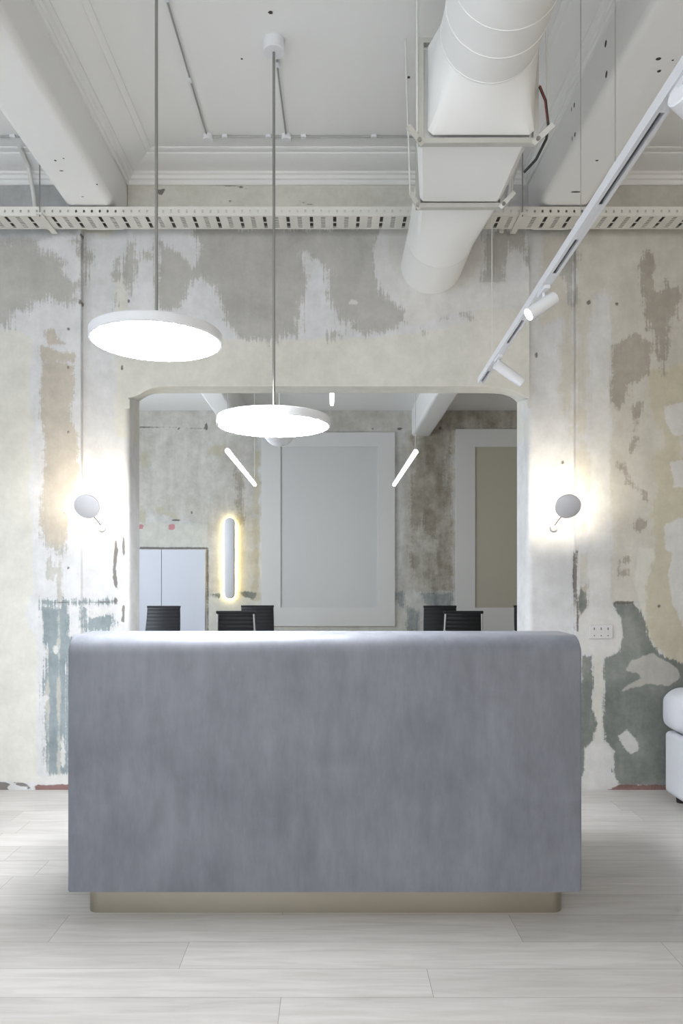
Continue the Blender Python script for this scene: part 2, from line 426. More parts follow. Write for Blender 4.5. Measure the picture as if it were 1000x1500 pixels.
# soffit between the front and the rear curve
tx = np.linspace(0, 1, 161)
xf = -1.3062 + (1.2626+1.3062)*tx; xb = -1.3104 + (1.2593+1.3104)*tx
A = np.zeros((161, 5, 3))
for j, s in enumerate(np.linspace(0, 1, 5)):
    A[:, j, 0] = xf*(1-s)+xb*s; A[:, j, 1] = YW*(1-s)+YB*s; A[:, j, 2] = curve(fc, xf)*(1-s)+curve(bc, xb)*s
G.sheet(A)
# rounded jambs
for sgn, xa, xe in ((-1, -1.345, -1.3104), (1, 1.300, 1.2593)):
    prof = []
    rad = .035
    for k in range(9):
        a = k/8*math.pi/2
        prof.append((xa + (-sgn)*rad*math.sin(a), YP + rad*(1-math.cos(a))))
    for s in np.linspace(0, 1, 5)[1:]: prof.append((prof[8][0]*(1-s)+xe*s, (YP+rad)*(1-s)+YB*s))
    zs = np.linspace(0, 1, 200)
    A = np.zeros((len(prof), len(zs), 3))
    for i, (px_, py_) in enumerate(prof):
        top = 3.0 if py_ < YP+.02 else 2.56
        top = 2.60
        A[i, :, 0] = px_; A[i, :, 1] = py_; A[i, :, 2] = zs*top
    G.sheet(A)
# pier top closing behind the lintel and the rear face of the wall
G.plane(-1.345, -1.3062, YP, 2.45, CEIL, .05); G.plane(1.2626, 1.300, YP, 2.45, CEIL, .05)
G.plane(XL, -1.3104, YB, 0, CEIL, .1); G.plane(1.2593, XR, YB, 0, CEIL, .1)
xs = np.linspace(-1.3104, 1.2593, 90); t = np.linspace(0, 1, 12)
A = np.zeros((len(xs), len(t), 3)); A[:, :, 0] = xs[:, None]; A[:, :, 1] = YB; A[:, :, 2] = curve(bc, xs)[:, None]*(1-t)+CEIL*t
G.sheet(A)
me, V = G.mesh('wall_back')
set_layers(me, V, {k: LP[k] for k in front_layers}, pw)
wm = wall_mat('weathered_plaster', srgb(195, 195, 195), srgb(210, 210, 211), front_layers)
struct(link('wall_back', me, wm))

# ------------------------------------------------------------------ far wall of the meeting room
BP = {}
BP['upper_gray'] = [[(180, 560), (420, 560), (420, 600), (180, 600)]]
BP['beige'] = [[(180, 600), (310, 600), (306, 760), (180, 752)], [(303, 600), (378, 600), (378, 870), (303, 870)], [(592, 596), (664, 596), (664, 868), (592, 868)], [(664, 596), (800, 596), (800, 632), (664, 632)],
               [(378, 596), (600, 596), (600, 632), (378, 632)]]
BP['sand'] = [[(372, 660), (380, 660), (380, 880), (370, 880)], [(205, 660), (216, 662), (214, 690), (206, 690)], [(660, 600), (664, 600), (664, 800), (660, 800)], [(305, 650), (328, 652), (324, 664), (306, 664)],
              [(232, 745), (250, 752), (258, 760), (240, 756)], [(205, 740), (216, 752), (212, 768), (204, 760)], [(690, 598), (760, 598), (760, 622), (720, 624), (700, 610)], [(600, 640), (612, 640), (608, 700), (600, 690)]]
BP['gray'] = [[(618, 630), (650, 626), (652, 760), (630, 790), (618, 760), (608, 780), (600, 740), (606, 690)], [(600, 800), (612, 820), (604, 850)], [(345, 690), (356, 700), (356, 770), (348, 760)]]
BP['brown'] = [[(603, 625), (606, 615), (640, 622), (660, 598), (662, 866), (608, 868), (600, 740)], [(664, 598), (800, 598), (800, 626), (664, 628)]]
BP['murk'] = [[(618, 750), (640, 745), (638, 790), (620, 780)], [(640, 690), (648, 700), (646, 730), (638, 722)], [(628, 650), (640, 660), (634, 690), (624, 680)]]
BP['moss'] = [[(210, 770), (303, 766), (303, 800), (204, 800)][:0] or circ(316, 872, 8, 4), [(350, 868), (376, 868), (370, 878)]]
BP['green'] = [[(578, 868), (592, 868), (590, 890), (582, 886)], [(616, 868), (662, 868), (660, 905), (640, 900), (620, 884)], [(596, 890), (614, 895), (612, 925), (596, 925)]]
BP['cream'] = [[(204, 765), (303, 768), (303, 802), (204, 802)], [(303, 876), (380, 876), (380, 930), (303, 930)], [(560, 910), (600, 880), (600, 930), (400, 930), (400, 918)]]
BP['pink'] = [[(247, 768), (256, 768), (256, 776), (247, 776)], [(203, 768), (210, 768), (210, 775), (203, 775)]]
BP['dark'] = [[(204, 801), (304, 801.5), (304, 804.5), (204, 804.5)], [(302, 803), (305.5, 803), (305.5, 930), (303, 930)], [(204, 625), (304, 626.5), (304, 628), (204, 627)], circ(302, 625, 2, 6),
              circ(261, 628, 1.6), circ(546, 628, 1.6), circ(585, 628, 4, 2), circ(644, 627, 2.5, 3), circ(612, 634, 1.2), circ(643, 636, 1.2), circ(281, 751, 2), circ(274, 715, 1), circ(241, 734, 1),
              [(250, 760), (262, 761), (268, 764), (252, 763)], circ(382, 707, 2.4, 1.2)]
back_layers = ['upper_gray', 'beige', 'cream', 'sand', 'brown', 'gray', 'murk', 'green', 'moss', 'pink', 'dark']
G = Grid()
G.plane(XL, XR, YE, 0, CEIL, .026)
me, V = G.mesh('wall_far')
set_layers(me, V, {k: BP[k] for k in back_layers}, pb)
wm2 = wall_mat('far_weathered_plaster', srgb(186, 185, 180), srgb(212, 211, 207), back_layers, 1.8, {'beige': (srgb(182, 177, 167), srgb(204, 200, 192)), 'brown': (srgb(142, 134, 118), srgb(200, 196, 186)), 'green': (srgb(118, 126, 128), srgb(172, 176, 172)), 'gray': (srgb(138, 131, 116), srgb(176, 170, 156)), 'murk': (srgb(128, 120, 104), srgb(160, 152, 138))})
struct(link('wall_far', me, wm2))

# ------------------------------------------------------------------ shell
def shell_box(name, args, m, **k):
    bm = bmesh.new(); box(bm, *args); return struct(finish(name, bm, m, **k))
shell_box('ceiling', (XL-.2, XR+.2, YN-.2, YE+.2, CEIL, CEIL+.15), white_paint)
shell_box('wall_right', (XR, XR+.2, YN-.2, YE+.2, 0, CEIL), tan_paint)

def wall_with_windows(name, axis, pos, thick, a0, a1, wins, m, first):
    # wins: (a_lo, a_hi, z_lo, z_hi)
    bm = bmesh.new()
    def bx(u0, u1, z0, z1):
        if u1-u0 < 1e-4 or z1-z0 < 1e-4: return
        if axis == 'x': box(bm, u0, u1, pos, pos+thick, z0, z1)
        else: box(bm, pos, pos+thick, u0, u1, z0, z1)
    cur = a0
    for (l, h, zl, zh) in wins:
        bx(cur, l, 0, CEIL); bx(l, h, 0, zl); bx(l, h, zh, CEIL); cur = h
    bx(cur, a1, 0, CEIL)
    struct(finish(name, bm, m))
    n = first
    for (l, h, zl, zh) in wins:
        bm = bmesh.new(); f = .05
        mid = (l+h)/2
        c = pos + thick*.7
        for (u0, u1, z0, z1) in ((l, h, zl, zl+f), (l, h, zh-f, zh), (l, l+f, zl+f, zh-f), (h-f, h, zl+f, zh-f), (mid-f/2, mid+f/2, zl+f, zh-f)):
            if axis == 'x': box(bm, u0, u1, c-.02, c+.02, z0, z1)
            else: box(bm, c-.02, c+.02, u0, u1, z0, z1)
        struct(finish('window_%d' % n, bm, white_paint)); n += 1
wall_with_windows('wall_rear', 'x', YN, -.2, XL-.2, XR+.2, [(-3.25, -.75, .55, 3.35), (.35, 2.85, .55, 3.35)], plain_wall, 1)
wall_with_windows('wall_left', 'y', XL, -.2, YN-.2, YE+.2, [(-1.25, 1.25, .55, 3.25), (1.95, 4.25, .55, 3.25), (6.6, 9.8, .6, 3.2)], plain_wall, 3)

# floor: whitewashed planks laid across the view, each with its own tone and a fine joint
def floor():
    me = bpy.data.meshes.new('floor')
    V, Fc, C = [], [], []
    edges = [1.35*F/(y-VY) for y in (1505, 1461, 1419, 1380, 1340)]
    rows = [-4.0]
    y0 = edges[0]
    lows = []
    y = y0
    while y > YN: y -= .19; lows.append(max(y, YN))
    highs = []
    y = edges[-1]
    while y < YE: y += .19; highs.append(min(y, YE))
    rows = sorted(set(lows)) + edges + highs
    fixed = {0: [-.164], 1: [.328], 2: [-.53, 1.222], 3: [-1.055, .71], 4: [-.20]}
    g = .0016
    rnd = random.Random(11)
    base = len(sorted(set(lows)))
    def quad(x0, x1, ya, yb, z, c):
        n = len(V); V.extend([(x0, ya, z), (x1, ya, z), (x1, yb, z), (x0, yb, z)]); Fc.append((n, n+1, n+2, n+3)); C.extend([c]*4)
    for i in range(len(rows)-1):
        ya, yb = rows[i], rows[i+1]
        if yb-ya < .01: continue
        js = fixed.get(i-base)
        if js is None:
            js = [rnd.uniform(-1.6, .6)]
        js = sorted(js)
        while js[0] > XL: js.insert(0, js[0]-rnd.uniform(1.75, 2.2))
        while js[-1] < XR: js.append(js[-1]+rnd.uniform(1.75, 2.2))
        js = [max(XL, min(XR, j)) for j in js]
        for a, b in zip(js[:-1], js[1:]):
            if b-a < .01: continue
            quad(a+g/2, b-g/2, ya+g/2, yb-g/2, 0, rnd.random())
    quad(XL, XR, YN, YE, -.003, -1.0)
    me.from_pydata(V, [], Fc); me.update()
    at = me.attributes.new('plank', 'FLOAT', 'POINT'); at.data.foreach_set('value', C)
    m, N, L, P = new_mat('whitewashed_oak')
    tc = N.new('ShaderNodeTexCoord')
    at = N.new('ShaderNodeAttribute'); at.attribute_name = 'plank'
    off = N.new('ShaderNodeVectorMath'); off.operation = 'SCALE'; off.inputs[0].default_value = (7.3, 11.1, 3.7)
    L.new(at.outputs['Fac'], off.inputs['Scale'])
    ad = N.new('ShaderNodeVectorMath'); L.new(tc.outputs['Object'], ad.inputs[0]); L.new(off.outputs[0], ad.inputs[1])
    mp = N.new('ShaderNodeMapping'); mp.inputs['Scale'].default_value = (1.2, 14, 1); L.new(ad.outputs[0], mp.inputs[0])
    nz = N.new('ShaderNodeTexNoise'); nz.inputs['Scale'].default_value = 2.2; nz.inputs['Detail'].default_value = 8; nz.inputs['Roughness'].default_value = .6; nz.inputs['Distortion'].default_value = .6
    L.new(mp.outputs[0], nz.inputs['Vector'])
    cr = N.new('ShaderNodeValToRGB'); L.new(nz.outputs['Fac'], cr.inputs[0])
    cr.color_ramp.elements[0].position = .32; cr.color_ramp.elements[0].color = srgb(180, 176, 171)
    cr.color_ramp.elements[1].position = .62; cr.color_ramp.elements[1].color = srgb(196, 193, 189)
    pr = N.new('ShaderNodeMapRange'); L.new(at.outputs['Fac'], pr.inputs[0]); pr.inputs[3].default_value = .88; pr.inputs[4].default_value = 1.05
    ml = N.new('ShaderNodeVectorMath'); ml.operation = 'SCALE'; L.new(cr.outputs[0], ml.inputs[0]); L.new(pr.outputs[0], ml.inputs['Scale'])
    # knots
    vo = N.new('ShaderNodeTexVoronoi'); vo.inputs['Scale'].default_value = 1.7
    mp2 = N.new('ShaderNodeMapping'); mp2.inputs['Scale'].default_value = (1, 1.7, 1); L.new(ad.outputs[0], mp2.inputs[0]); L.new(mp2.outputs[0], vo.inputs['Vector'])
    kr = N.new('ShaderNodeMapRange'); L.new(vo.outputs['Distance'], kr.inputs[0]); kr.inputs[1].default_value = .008; kr.inputs[2].default_value = .03; kr.inputs[3].default_value = .55; kr.inputs[4].default_value = 0
    km = N.new('ShaderNodeMix'); km.data_type = 'RGBA'; L.new(kr.outputs[0], km.inputs[0]); L.new(ml.outputs[0], km.inputs[6]); km.inputs[7].default_value = srgb(120, 108, 96)
    gm = N.new('ShaderNodeMath'); gm.operation = 'LESS_THAN'; L.new(at.outputs['Fac'], gm.inputs[0]); gm.inputs[1].default_value = -.5
    gx = N.new('ShaderNodeMix'); gx.data_type = 'RGBA'; L.new(gm.outputs[0], gx.inputs[0]); L.new(km.outputs[2], gx.inputs[6]); gx.inputs[7].default_value = srgb(120, 112, 104)
    L.new(gx.outputs[2], P.inputs['Base Color'])
    P.inputs['Roughness'].default_value = .42
    P.inputs['Specular IOR Level'].default_value = .35
    bp = N.new('ShaderNodeBump'); bp.inputs['Strength'].default_value = .08; bp.inputs['Distance'].default_value = .003
    L.new(nz.outputs['Fac'], bp.inputs['Height']); L.new(bp.outputs[0], P.inputs['Normal'])
    struct(link('floor', me, m))
floor()

# beams with softly rounded lower corners
def beam(n, x0, x1, y0, y1):
    bm = bmesh.new(); r = .045; pts = []
    for cx, a0 in ((x0+r, 180), (x1-r, 270)):
        for k in range(7):
            a = R(a0 + k*15); pts.append((cx + r*math.cos(a), BEAM_Z + r + r*math.sin(a)))
    pts += [(x1, CEIL), (x0, CEIL)]
    loft(bm, [[(p[0], y, p[1]) for p in pts] for y in (y0, y1)])
    return struct(finish('trim_%d' % n, bm, beam_paint, smooth=True, sharp=50))
beam(1, -1.607, -1.31, YN, YW+.03); beam(2, 1.256, 1.553, YN, YW+.03)
beam(3, -1.607, -1.31, YB, YE); beam(4, 1.256, 1.553, YB, YE)
def beam_marks(n, pts):
    bm = bmesh.new()
    for (x, y, face, rx, ry) in pts:
        if face == 'u':
            Y = (BEAM_Z-CAM_Z)*F/(VY-y); X = (x-VX)*Y/F; c = (X, Y, BEAM_Z-.0008)
            ring = [(c[0]+rx*math.cos(a), c[1]+ry*math.sin(a), c[2]) for a in [i*math.pi/4 for i in range(8)]]
        else:
            X = face; Y = X*F/(x-VX); Z = CAM_Z+(VY-y)*Y/F; s = -.0008 if X > 0 else .0008
            ring = [(X+s, Y+rx*math.cos(a), Z+ry*math.sin(a)) for a in [i*math.pi/4 for i in range(8)]]
        bm.faces.new([bm.verts.new(p) for p in ring])
    return struct(finish('trim_%d' % n, bm, hole_mat))
beam_marks(5, [(81, 235, 'u', .007, .007), (93, 232, 'u', .005, .005), (90, 250, 'u', .012, .005), (121, 288, 'u', .008, .004), (142, 270, 'u', .005, .007)])
beam_marks(6, [(887, 64, 1.256, .014, .016), (888, 109, 1.256, .014, .016), (841, 154, 1.256, .01, .014), (842, 197, 1.256, .01, .012), (837, 160, 1.256, .006, .012), (838, 203, 1.256, .006, .012),
               (874, 235, 'u', .009, .007), (843, 281, 'u', .03, .008), (964, 86, 'u', .012, .01), (965, 104, 'u', .009, .009), (985, 88, 'u', .005, .005)])

# cornices: one moulding run mitred round each ceiling bay
PROF = [(0, 3.868), (.012, 3.868), (.02, 3.878), (.02, 3.892), (.032, 3.895), (.04, 3.912), (.055, 3.918), (.055, 3.930), (.07, 3.932), (.165, 3.978), (.168, 3.984), (.182, 3.986), (.20, 3.994), (.2, 4.0)]
def cornice(n, x0, x1, y0, y1, near=True):
    bm = bmesh.new()
    rings = []
    for a, z in PROF:
        rings.append([(x0+a, y0+a, z), (x1-a, y0+a, z), (x1-a, y1-a, z), (x0+a, y1-a, z)])
    loft(bm, rings, cap=False)
    return struct(finish('trim_%d' % n, bm, white_paint, smooth=True, sharp=25))
cornice(7, -1.31, 1.256, YN, YW); cornice(8, XL, -1.607, YN, YW); cornice(9, 1.553, XR, YN, YW)

# ------------------------------------------------------------------ reception desk
def microcement():
    m, N, L, P = new_mat('grey_microcement')
    tc = N.new('ShaderNodeTexCoord')
    a = N.new('ShaderNodeTexNoise'); a.inputs['Scale'].default_value = 2.6; a.inputs['Detail'].default_value = 7; a.inputs['Roughness'].default_value = .6; a.inputs['Distortion'].default_value = .5
    L.new(tc.outputs['Object'], a.inputs['Vector'])
    mp = N.new('ShaderNodeMapping'); mp.inputs['Scale'].default_value = (11, 11, 3.0); L.new(tc.outputs['Object'], mp.inputs[0])
    b = N.new('ShaderNodeTexNoise'); b.inputs['Scale'].default_value = 1.6; b.inputs['Detail'].default_value = 6; b.inputs['Roughness'].default_value = .65
    L.new(mp.outputs[0], b.inputs['Vector'])
    s = N.new('ShaderNodeMath'); s.operation = 'MULTIPLY_ADD'; L.new(b.outputs['Fac'], s.inputs[0]); s.inputs[1].default_value = .45
    h = N.new('ShaderNodeMath'); h.operation = 'MULTIPLY'; L.new(a.outputs['Fac'], h.inputs[0]); h.inputs[1].default_value = .55; L.new(h.outputs[0], s.inputs[2])
    cr = N.new('ShaderNodeValToRGB'); L.new(s.outputs[0], cr.inputs[0])
    cr.color_ramp.elements[0].position = .38; cr.color_ramp.elements[0].color = srgb(103, 106, 115)
    cr.color_ramp.elements[1].position = .66; cr.color_ramp.elements[1].color = srgb(127, 130, 139)
    L.new(cr.outputs[0], P.inputs['Base Color'])
    rr = N.new('ShaderNodeMapRange'); L.new(a.outputs['Fac'], rr.inputs[0]); rr.inputs[3].default_value = .42; rr.inputs[4].default_value = .58
    L.new(rr.outputs[0], P.inputs['Roughness'])
    bp = N.new('ShaderNodeBump'); bp.inputs['Strength'].default_value = .12; bp.inputs['Distance'].default_value = .004
    L.new(s.outputs[0], bp.inputs['Height']); L.new(bp.outputs[0], P.inputs['Normal'])
    return m
cement = microcement()
DX0, DX1, DY = -1.049, .992, 2.928
desk = empty('reception_desk', ((DX0+DX1)/2, 3.3, 0), 'long grey microcement reception desk with a rolled top edge and metal plinth', 'desk')
def dl(x, y, z): return (x-desk.location.x, y-3.3, z)
bm = bmesh.new()
r = .078; T = 1.123
prof = [(DY, .106)]
for k in range(13):
    a = math.pi - k/12*math.pi/2; prof.append((DY+r+r*math.cos(a), T-r+r*math.sin(a)))
prof += [(3.215, T), (3.215, T-.05), (3.0, T-.05), (3.0, .106)]
xs_ = [DX0, DX0+.006, DX1-.006, DX1]
ins = [.006, 0, 0, .006]
cy, cz = 3.0, .6
rings = []
for X, q in zip(xs_, ins):
    rings.append([dl(X, y + (q if y < 2.99 else (-q if y > 3.1 else 0)), z - (q if z > T-.04 else (-q if z < .2 else 0))) for y, z in prof])
loft(bm, rings)
finish('counter_body', bm, cement, desk, smooth=True, sharp=35)
bm = bmesh.new()
box(bm, DX0-desk.location.x, DX0+.05-desk.location.x, 3.0-3.3, 3.74-3.3, .106, .72)
finish('side_panel', bm, cement, desk, bevel=.004)
bm = bmesh.new()
box(bm, DX1-.05-desk.location.x, DX1-desk.location.x, 3.0-3.3, 3.74-3.3, .106, .72)
finish('side_panel', bm, cement, desk, bevel=.004)
bm = bmesh.new(); box(bm, DX0-desk.location.x, DX1-desk.location.x, 3.0-3.3, 3.78-3.3, .72, .75)
finish('worktop', bm, mat('white_laminate', srgb(225, 224, 220), .4), desk, bevel=.003)
brass, N_, L_, P_ = new_mat('brushed_warm_metal')
P_.inputs['Base Color'].default_value = srgb(172, 165, 152); P_.inputs['Metallic'].default_value = 1; P_.inputs['Roughness'].default_value = .34
tc_ = N_.new('ShaderNodeTexCoord'); mp_ = N_.new('ShaderNodeMapping'); mp_.inputs['Scale'].default_value = (1, 1, 120); L_.new(tc_.outputs['Object'], mp_.inputs[0])
nz_ = N_.new('ShaderNodeTexNoise'); nz_.inputs['Scale'].default_value = 3; L_.new(mp_.outputs[0], nz_.inputs['Vector'])
mr_ = N_.new('ShaderNodeMapRange'); L_.new(nz_.outputs['Fac'], mr_.inputs[0]); mr_.inputs[3].default_value = .28; mr_.inputs[4].default_value = .42; L_.new(mr_.outputs[0], P_.inputs['Roughness'])
bm = bmesh.new()
kx0, kx1, ky0, ky1, kr = -.991, .939, 2.982, 3.70, .045
lp = []
for cx_, cy_, a0 in ((kx0+kr, ky0+kr, 180), (kx1-kr, ky0+kr, 270), (kx1-kr, ky1-kr, 0), (kx0+kr, ky1-kr, 90)):
    for k in range(9):
        a = R(a0+k*90/8); lp.append((cx_+kr*math.cos(a), cy_+kr*math.sin(a)))
loft(bm, [[dl(x, y, z) for x, y in lp] for z in (0.0, .106)])
finish('plinth', bm, brass, desk, smooth=True, sharp=30)['label'] = 'brushed warm metal plinth'

# ------------------------------------------------------------------ pendants
lamp_white = mat('lamp_white', srgb(222, 223, 226), .45, var=.01)
rod_metal = mat('satin_rod', srgb(150, 149, 145), .35, metal=.7, var=.02)
glow = emit('disc_diffuser', (.94, .965, 1, 1), 58.0)
def pendant(X, Y, Z, label, rr=.279):
    p = empty('disc_pendant_lamp', (X, Y, Z), label, 'pendant lamp', 'disc pendants over the reception desk')
    bm = bmesh.new()
    lathe(bm, [(rr-.008, 0.0), (rr-.003, .000), (rr, .003), (rr, .037), (rr-.004, .042), (rr-.012, .044), (.09, .046), (.06, .05), (.03, .052), (.0, .052)], 96)
    finish('shade', bm, lamp_white, p, smooth=True, sharp=35)
    bm = bmesh.new(); lathe(bm, [(0, .004), (rr-.010, .004), (rr-.009, .001), (rr-.012, -.001), (0, -.001)], 96)
    finish('diffuser', bm, glow, p, smooth=True)['label'] = 'glowing white disc diffuser'
    bm = bmesh.new(); tube(bm, [(0, 0, .05), (0, 0, CEIL-Z-.04)], .0068, 16)
    finish('rod', bm, rod_metal, p, smooth=True)
    bm = bmesh.new(); lathe(bm, [(0, CEIL-Z-.058), (.05, CEIL-Z-.058), (.053, CEIL-Z-.055), (.053, CEIL-Z), (0, CEIL-Z)], 40)
    finish('ceiling_rose', bm, lamp_white, p, smooth=True, sharp=35)
    return p
pendant(-.752, 3.16, 2.362, 'large glowing white disc pendant hanging higher, above the left end of the desk')
pendant(-.286, 3.63, 2.10, 'glowing white disc pendant hanging lower, in front of the wall opening')

# ------------------------------------------------------------------ wall discs
sconce_back = emit('sconce_glow', (1.0, .89, .70, 1), 215.0)
steel = mat('brushed_steel', srgb(170, 168, 162), .3, metal=1)
disc_grey = mat('lamp_grey_white', srgb(188, 188, 192), .6, var=.01)
stem_m = mat('dark_steel', srgb(84, 80, 74), .5, metal=.3)
def sconce(X, label):
    s = empty('wall_lamp', (X, YP, 1.68), label, 'wall lamp', 'disc wall lamps on the piers')
    bm = bmesh.new()
    lathe(bm, [(0, -.002), (.02, -.002), (.027, .006), (.027, .012), (.024, .022), (.015, .032), (0, .035)], 32, (0, 0, 0), (0, -1, 0))
    finish('wall_mount', bm, disc_grey, s, smooth=True, sharp=50)
    c = Vector((0, 4.466-YP, .108)); nrm = Vector((0, -math.cos(R(30)), -math.sin(R(30)))).normalized()
    bm = bmesh.new(); tube(bm, [(0, -.02, .012), (0, -.10, .04), c - nrm*.006 + Vector((0, .01, -.02))], .0032, 8)
    finish('stem', bm, stem_m, s, smooth=True)
    bm = bmesh.new(); lathe(bm, [(0, .006), (.073, .006), (.0775, .003), (.0775, -.004), (.072, -.024), (0.070, -.024), (.071, -.003), (0, -.003)], 56, c, nrm)
    finish('disc', bm, disc_grey, s, smooth=True, sharp=35)
    bm = bmesh.new(); lathe(bm, [(0, -.0035), (.036, -.0035), (.036, -.0065), (0, -.0065)], 40, c, nrm)
    finish('light_source', bm, sconce_back, s)['label'] = 'warm glowing rear face'
    return s
sconce(-1.484, 'small white disc wall lamp glowing on the left pier beside the opening')
sconce(1.430, 'small white disc wall lamp glowing on the right pier beside the opening')

# ------------------------------------------------------------------ cable tray
tray_m = mat('painted_tray_metal', srgb(214, 212, 205), .45, metal=.1, var=.03)
def perforated(bm, x0, x1, P0, P1, holes, thick):
    """sheet spanned by X and by the direction P0->P1; holes = list of (xa, xb, ta, tb) left open"""
    xs = sorted({x0, x1} | {h for a in holes for h in a[:2]}); ts = sorted({0.0, 1.0} | {h for a in holes for h in a[2:]})
    hs = {(round(a[0], 5), round(a[1], 5)): [] for a in holes}
    for a in holes: hs[(round(a[0], 5), round(a[1], 5))].append(a[2:])
    P0 = Vector(P0); P1 = Vector(P1)
    cache = {}
    def v(x, t):
        k = (round(x, 5), round(t, 5))
        if k not in cache: cache[k] = bm.verts.new(Vector((x, 0, 0)) + P0.lerp(P1, t))
        return cache[k]
    fs = []
    for a, b in zip(xs[:-1], xs[1:]):
        hl = hs.get((round(a, 5), round(b, 5)), [])
        for t0, t1 in zip(ts[:-1], ts[1:]):
            tm = (t0+t1)/2
            if any(h[0] < tm < h[1] for h in hl): continue
            fs.append(bm.faces.new((v(a, t0), v(b, t0), v(b, t1), v(a, t1))))
    return fs
tray = empty('cable_tray', (0, 4.515, 3.535), 'white perforated metal cable tray running along the wall under the beams', 'cable tray')
TX0, TX1 = -2.75, 2.75
bm = bmesh.new()
holes = []
start = (14-486)/240.0
k = -5
while True:
    X = start + k*.1417
    if X > TX1-.1: break
    if X > TX0+.02:
        holes += [(X-.010, X+.010, .08, .47), (X-.010, X+.010, .53, .92)]
        Xl = X+.0708
        for q in range(7): holes.append((Xl-.013, Xl+.013, .10+q*.118, .10+q*.118+.062))
    k += 1
perforated(bm, TX0, TX1, (0, 4.43-4.515, 0), (0, 4.60-4.515, 0), holes, .002)
bm.normal_update()
o = finish('tray_base', bm, tray_m, tray); md = o.modifiers.new('solid', 'SOLIDIFY'); md.thickness = .0025
bm = bmesh.new()
hz = [(X, X+.0115, .32, .62) for X in np.arange(TX0+.02, TX1-.03, .0475)]
perforated(bm, TX0, TX1, (0, 4.43-4.515, 0), (0, 4.43-4.515, .052), hz, .002)
o = finish('tray_lip', bm, tray_m, tray); md = o.modifiers.new('solid', 'SOLIDIFY'); md.thickness = .0025
bm = bmesh.new()
perforated(bm, TX0, TX1, (0, 4.60-4.515, 0), (0, 4.60-4.515, .052), hz, .002)
o = finish('tray_lip', bm, tray_m, tray); md = o.modifiers.new('solid', 'SOLIDIFY'); md.thickness = .0025
for X in (-1.745, 1.138):
    bm = bmesh.new(); box(bm, X-.018, X+.018, 4.385-4.515, 4.645-4.515, -.012, -.004)
    box(bm, X-.018, X-.015, 4.385-4.515, 4.645-4.515, -.004, .008)
    b = finish('bracket', bm, tray_m, tray)
    bm = bmesh.new(); tube(bm, [(X, 4.405-4.515, -.02), (X, 4.405-4.515, CEIL-3.535-.03)], .004, 10)
    finish('hanger_rod', bm, rod_metal, tray, smooth=True)

bundle = empty('added_slot_cables', (0, 4.515, 3.545), 'added dark cables inside the perforated tray that make its slots look dark', 'cables')  # cables added so the tray slots read dark from below
for q in range(6):
    bm = bmesh.new(); yy = -.062+q*.025
    tube(bm, [(x, yy+.004*math.sin(x*3+q), .006+.002*math.sin(x*5+q*2)) for x in np.linspace(TX0+.05, TX1-.05, 40)], .0105, 8)
    finish('cable', bm, mat('cable_sheath', srgb(70, 69, 67), .6) if q == 0 else bpy.data.materials['cable_sheath'], bundle, smooth=True)

# pipes running up the wall behind the tray, left of the left beam and beside the right one
pipe_m = mat('white_painted_pipe', srgb(214, 213, 208), .4, var=.03)
def pipe(name, pts, rr, label, cat='pipe', m=None, clips=()):
    bm = bmesh.new(); tube(bm, pts, rr, 14)
    o = finish(name, bm, m or pipe_m, smooth=True)
    return tag(o, label, cat)
pipe('conduit_pipe', [(-1.905, 4.50, 3.985), (-1.90, 4.62, 3.93), (-1.885, 4.66, 3.78), (-1.88, 4.68, 3.66), (-1.84, 4.68, 3.60), (-1.78, 4.68, 3.57)], .013, 'white pipe dropping behind the cable tray left of the left beam', 'pipe')
pipe('conduit_pipe', [(-1.66, 4.67, 3.68), (-1.668, 4.67, 3.63), (-1.69, 4.67, 3.60), (-1.72, 4.67, 3.575)], .014, 'short bent pipe touching the left beam just above the cable tray', 'pipe')
pipe('conduit_pipe', [(1.16, 4.55, 3.98), (1.13, 4.62, 3.86), (1.11, 4.65, 3.72), (1.08, 4.66, 3.58), (1.07, 4.66, 3.54)], .014, 'white pipe dropping between the air duct and the right beam', 'pipe')

# ------------------------------------------------------------------ ceiling conduits
gal = mat('grey_conduit', srgb(168, 168, 165), .4, metal=.5)
def conduit(pts, clips, label, boxes=()):
    mid = Vector(pts[0])
    c = empty('ceiling_conduit', mid, label, 'conduit')
    bm = bmesh.new(); tube(bm, [Vector(p)-mid for p in pts], .0048, 10)
    finish('tube', bm, gal, c, smooth=True)
    for (x, y, ax) in clips:
        bm = bmesh.new()
        a, b = (.016, .010) if ax == 'x' else (.010, .016)
        box(bm, x-a-mid.x, x+a-mid.x, y-b-.004-mid.y, y+b+.004-mid.y, CEIL-.016-mid.z, CEIL-mid.z)
        finish('clip', bm, lamp_white, c, bevel=.002)
    for (x, y) in boxes:
        bm = bmesh.new(); lathe(bm, [(0, -.03), (.026, -.03), (.03, -.026), (.03, 0), (0, 0)], 28, (x-mid.x, y-mid.y, CEIL-mid.z))
        finish('junction_box', bm, lamp_white, c, smooth=True, sharp=35)
    return c
zc = CEIL-.01
conduit([(-.735, 4.405, zc), (1.2, 4.405, zc)], [(x, 4.405, 'x') for x in (-.64, -.38, -.17, .25, .7)], 'thin grey conduit running across the middle ceiling bay towards the air duct', boxes=((-.742, 4.405), (-.272, 4.405)))
conduit([(-.759, 2.6, zc), (-.745, 4.37, zc)], [(-.752, 3.9, 'y'), (-.754, 3.2+.15, 'y')], 'thin grey conduit running along the ceiling to the higher disc pendant')
conduit([(-.283, 3.70, zc), (-.273, 4.37, zc)], [(-.279, 3.78, 'y')], 'short grey conduit on the ceiling behind the lower disc pendant rose')
conduit([(-2.9, 4.405, zc), (-1.82, 4.405, zc)], [(-1.905, 4.405, 'x'), (-2.4, 4.405, 'x')], 'thin dark conduit across the left ceiling bay beyond the left beam')
bm = bmesh.new()
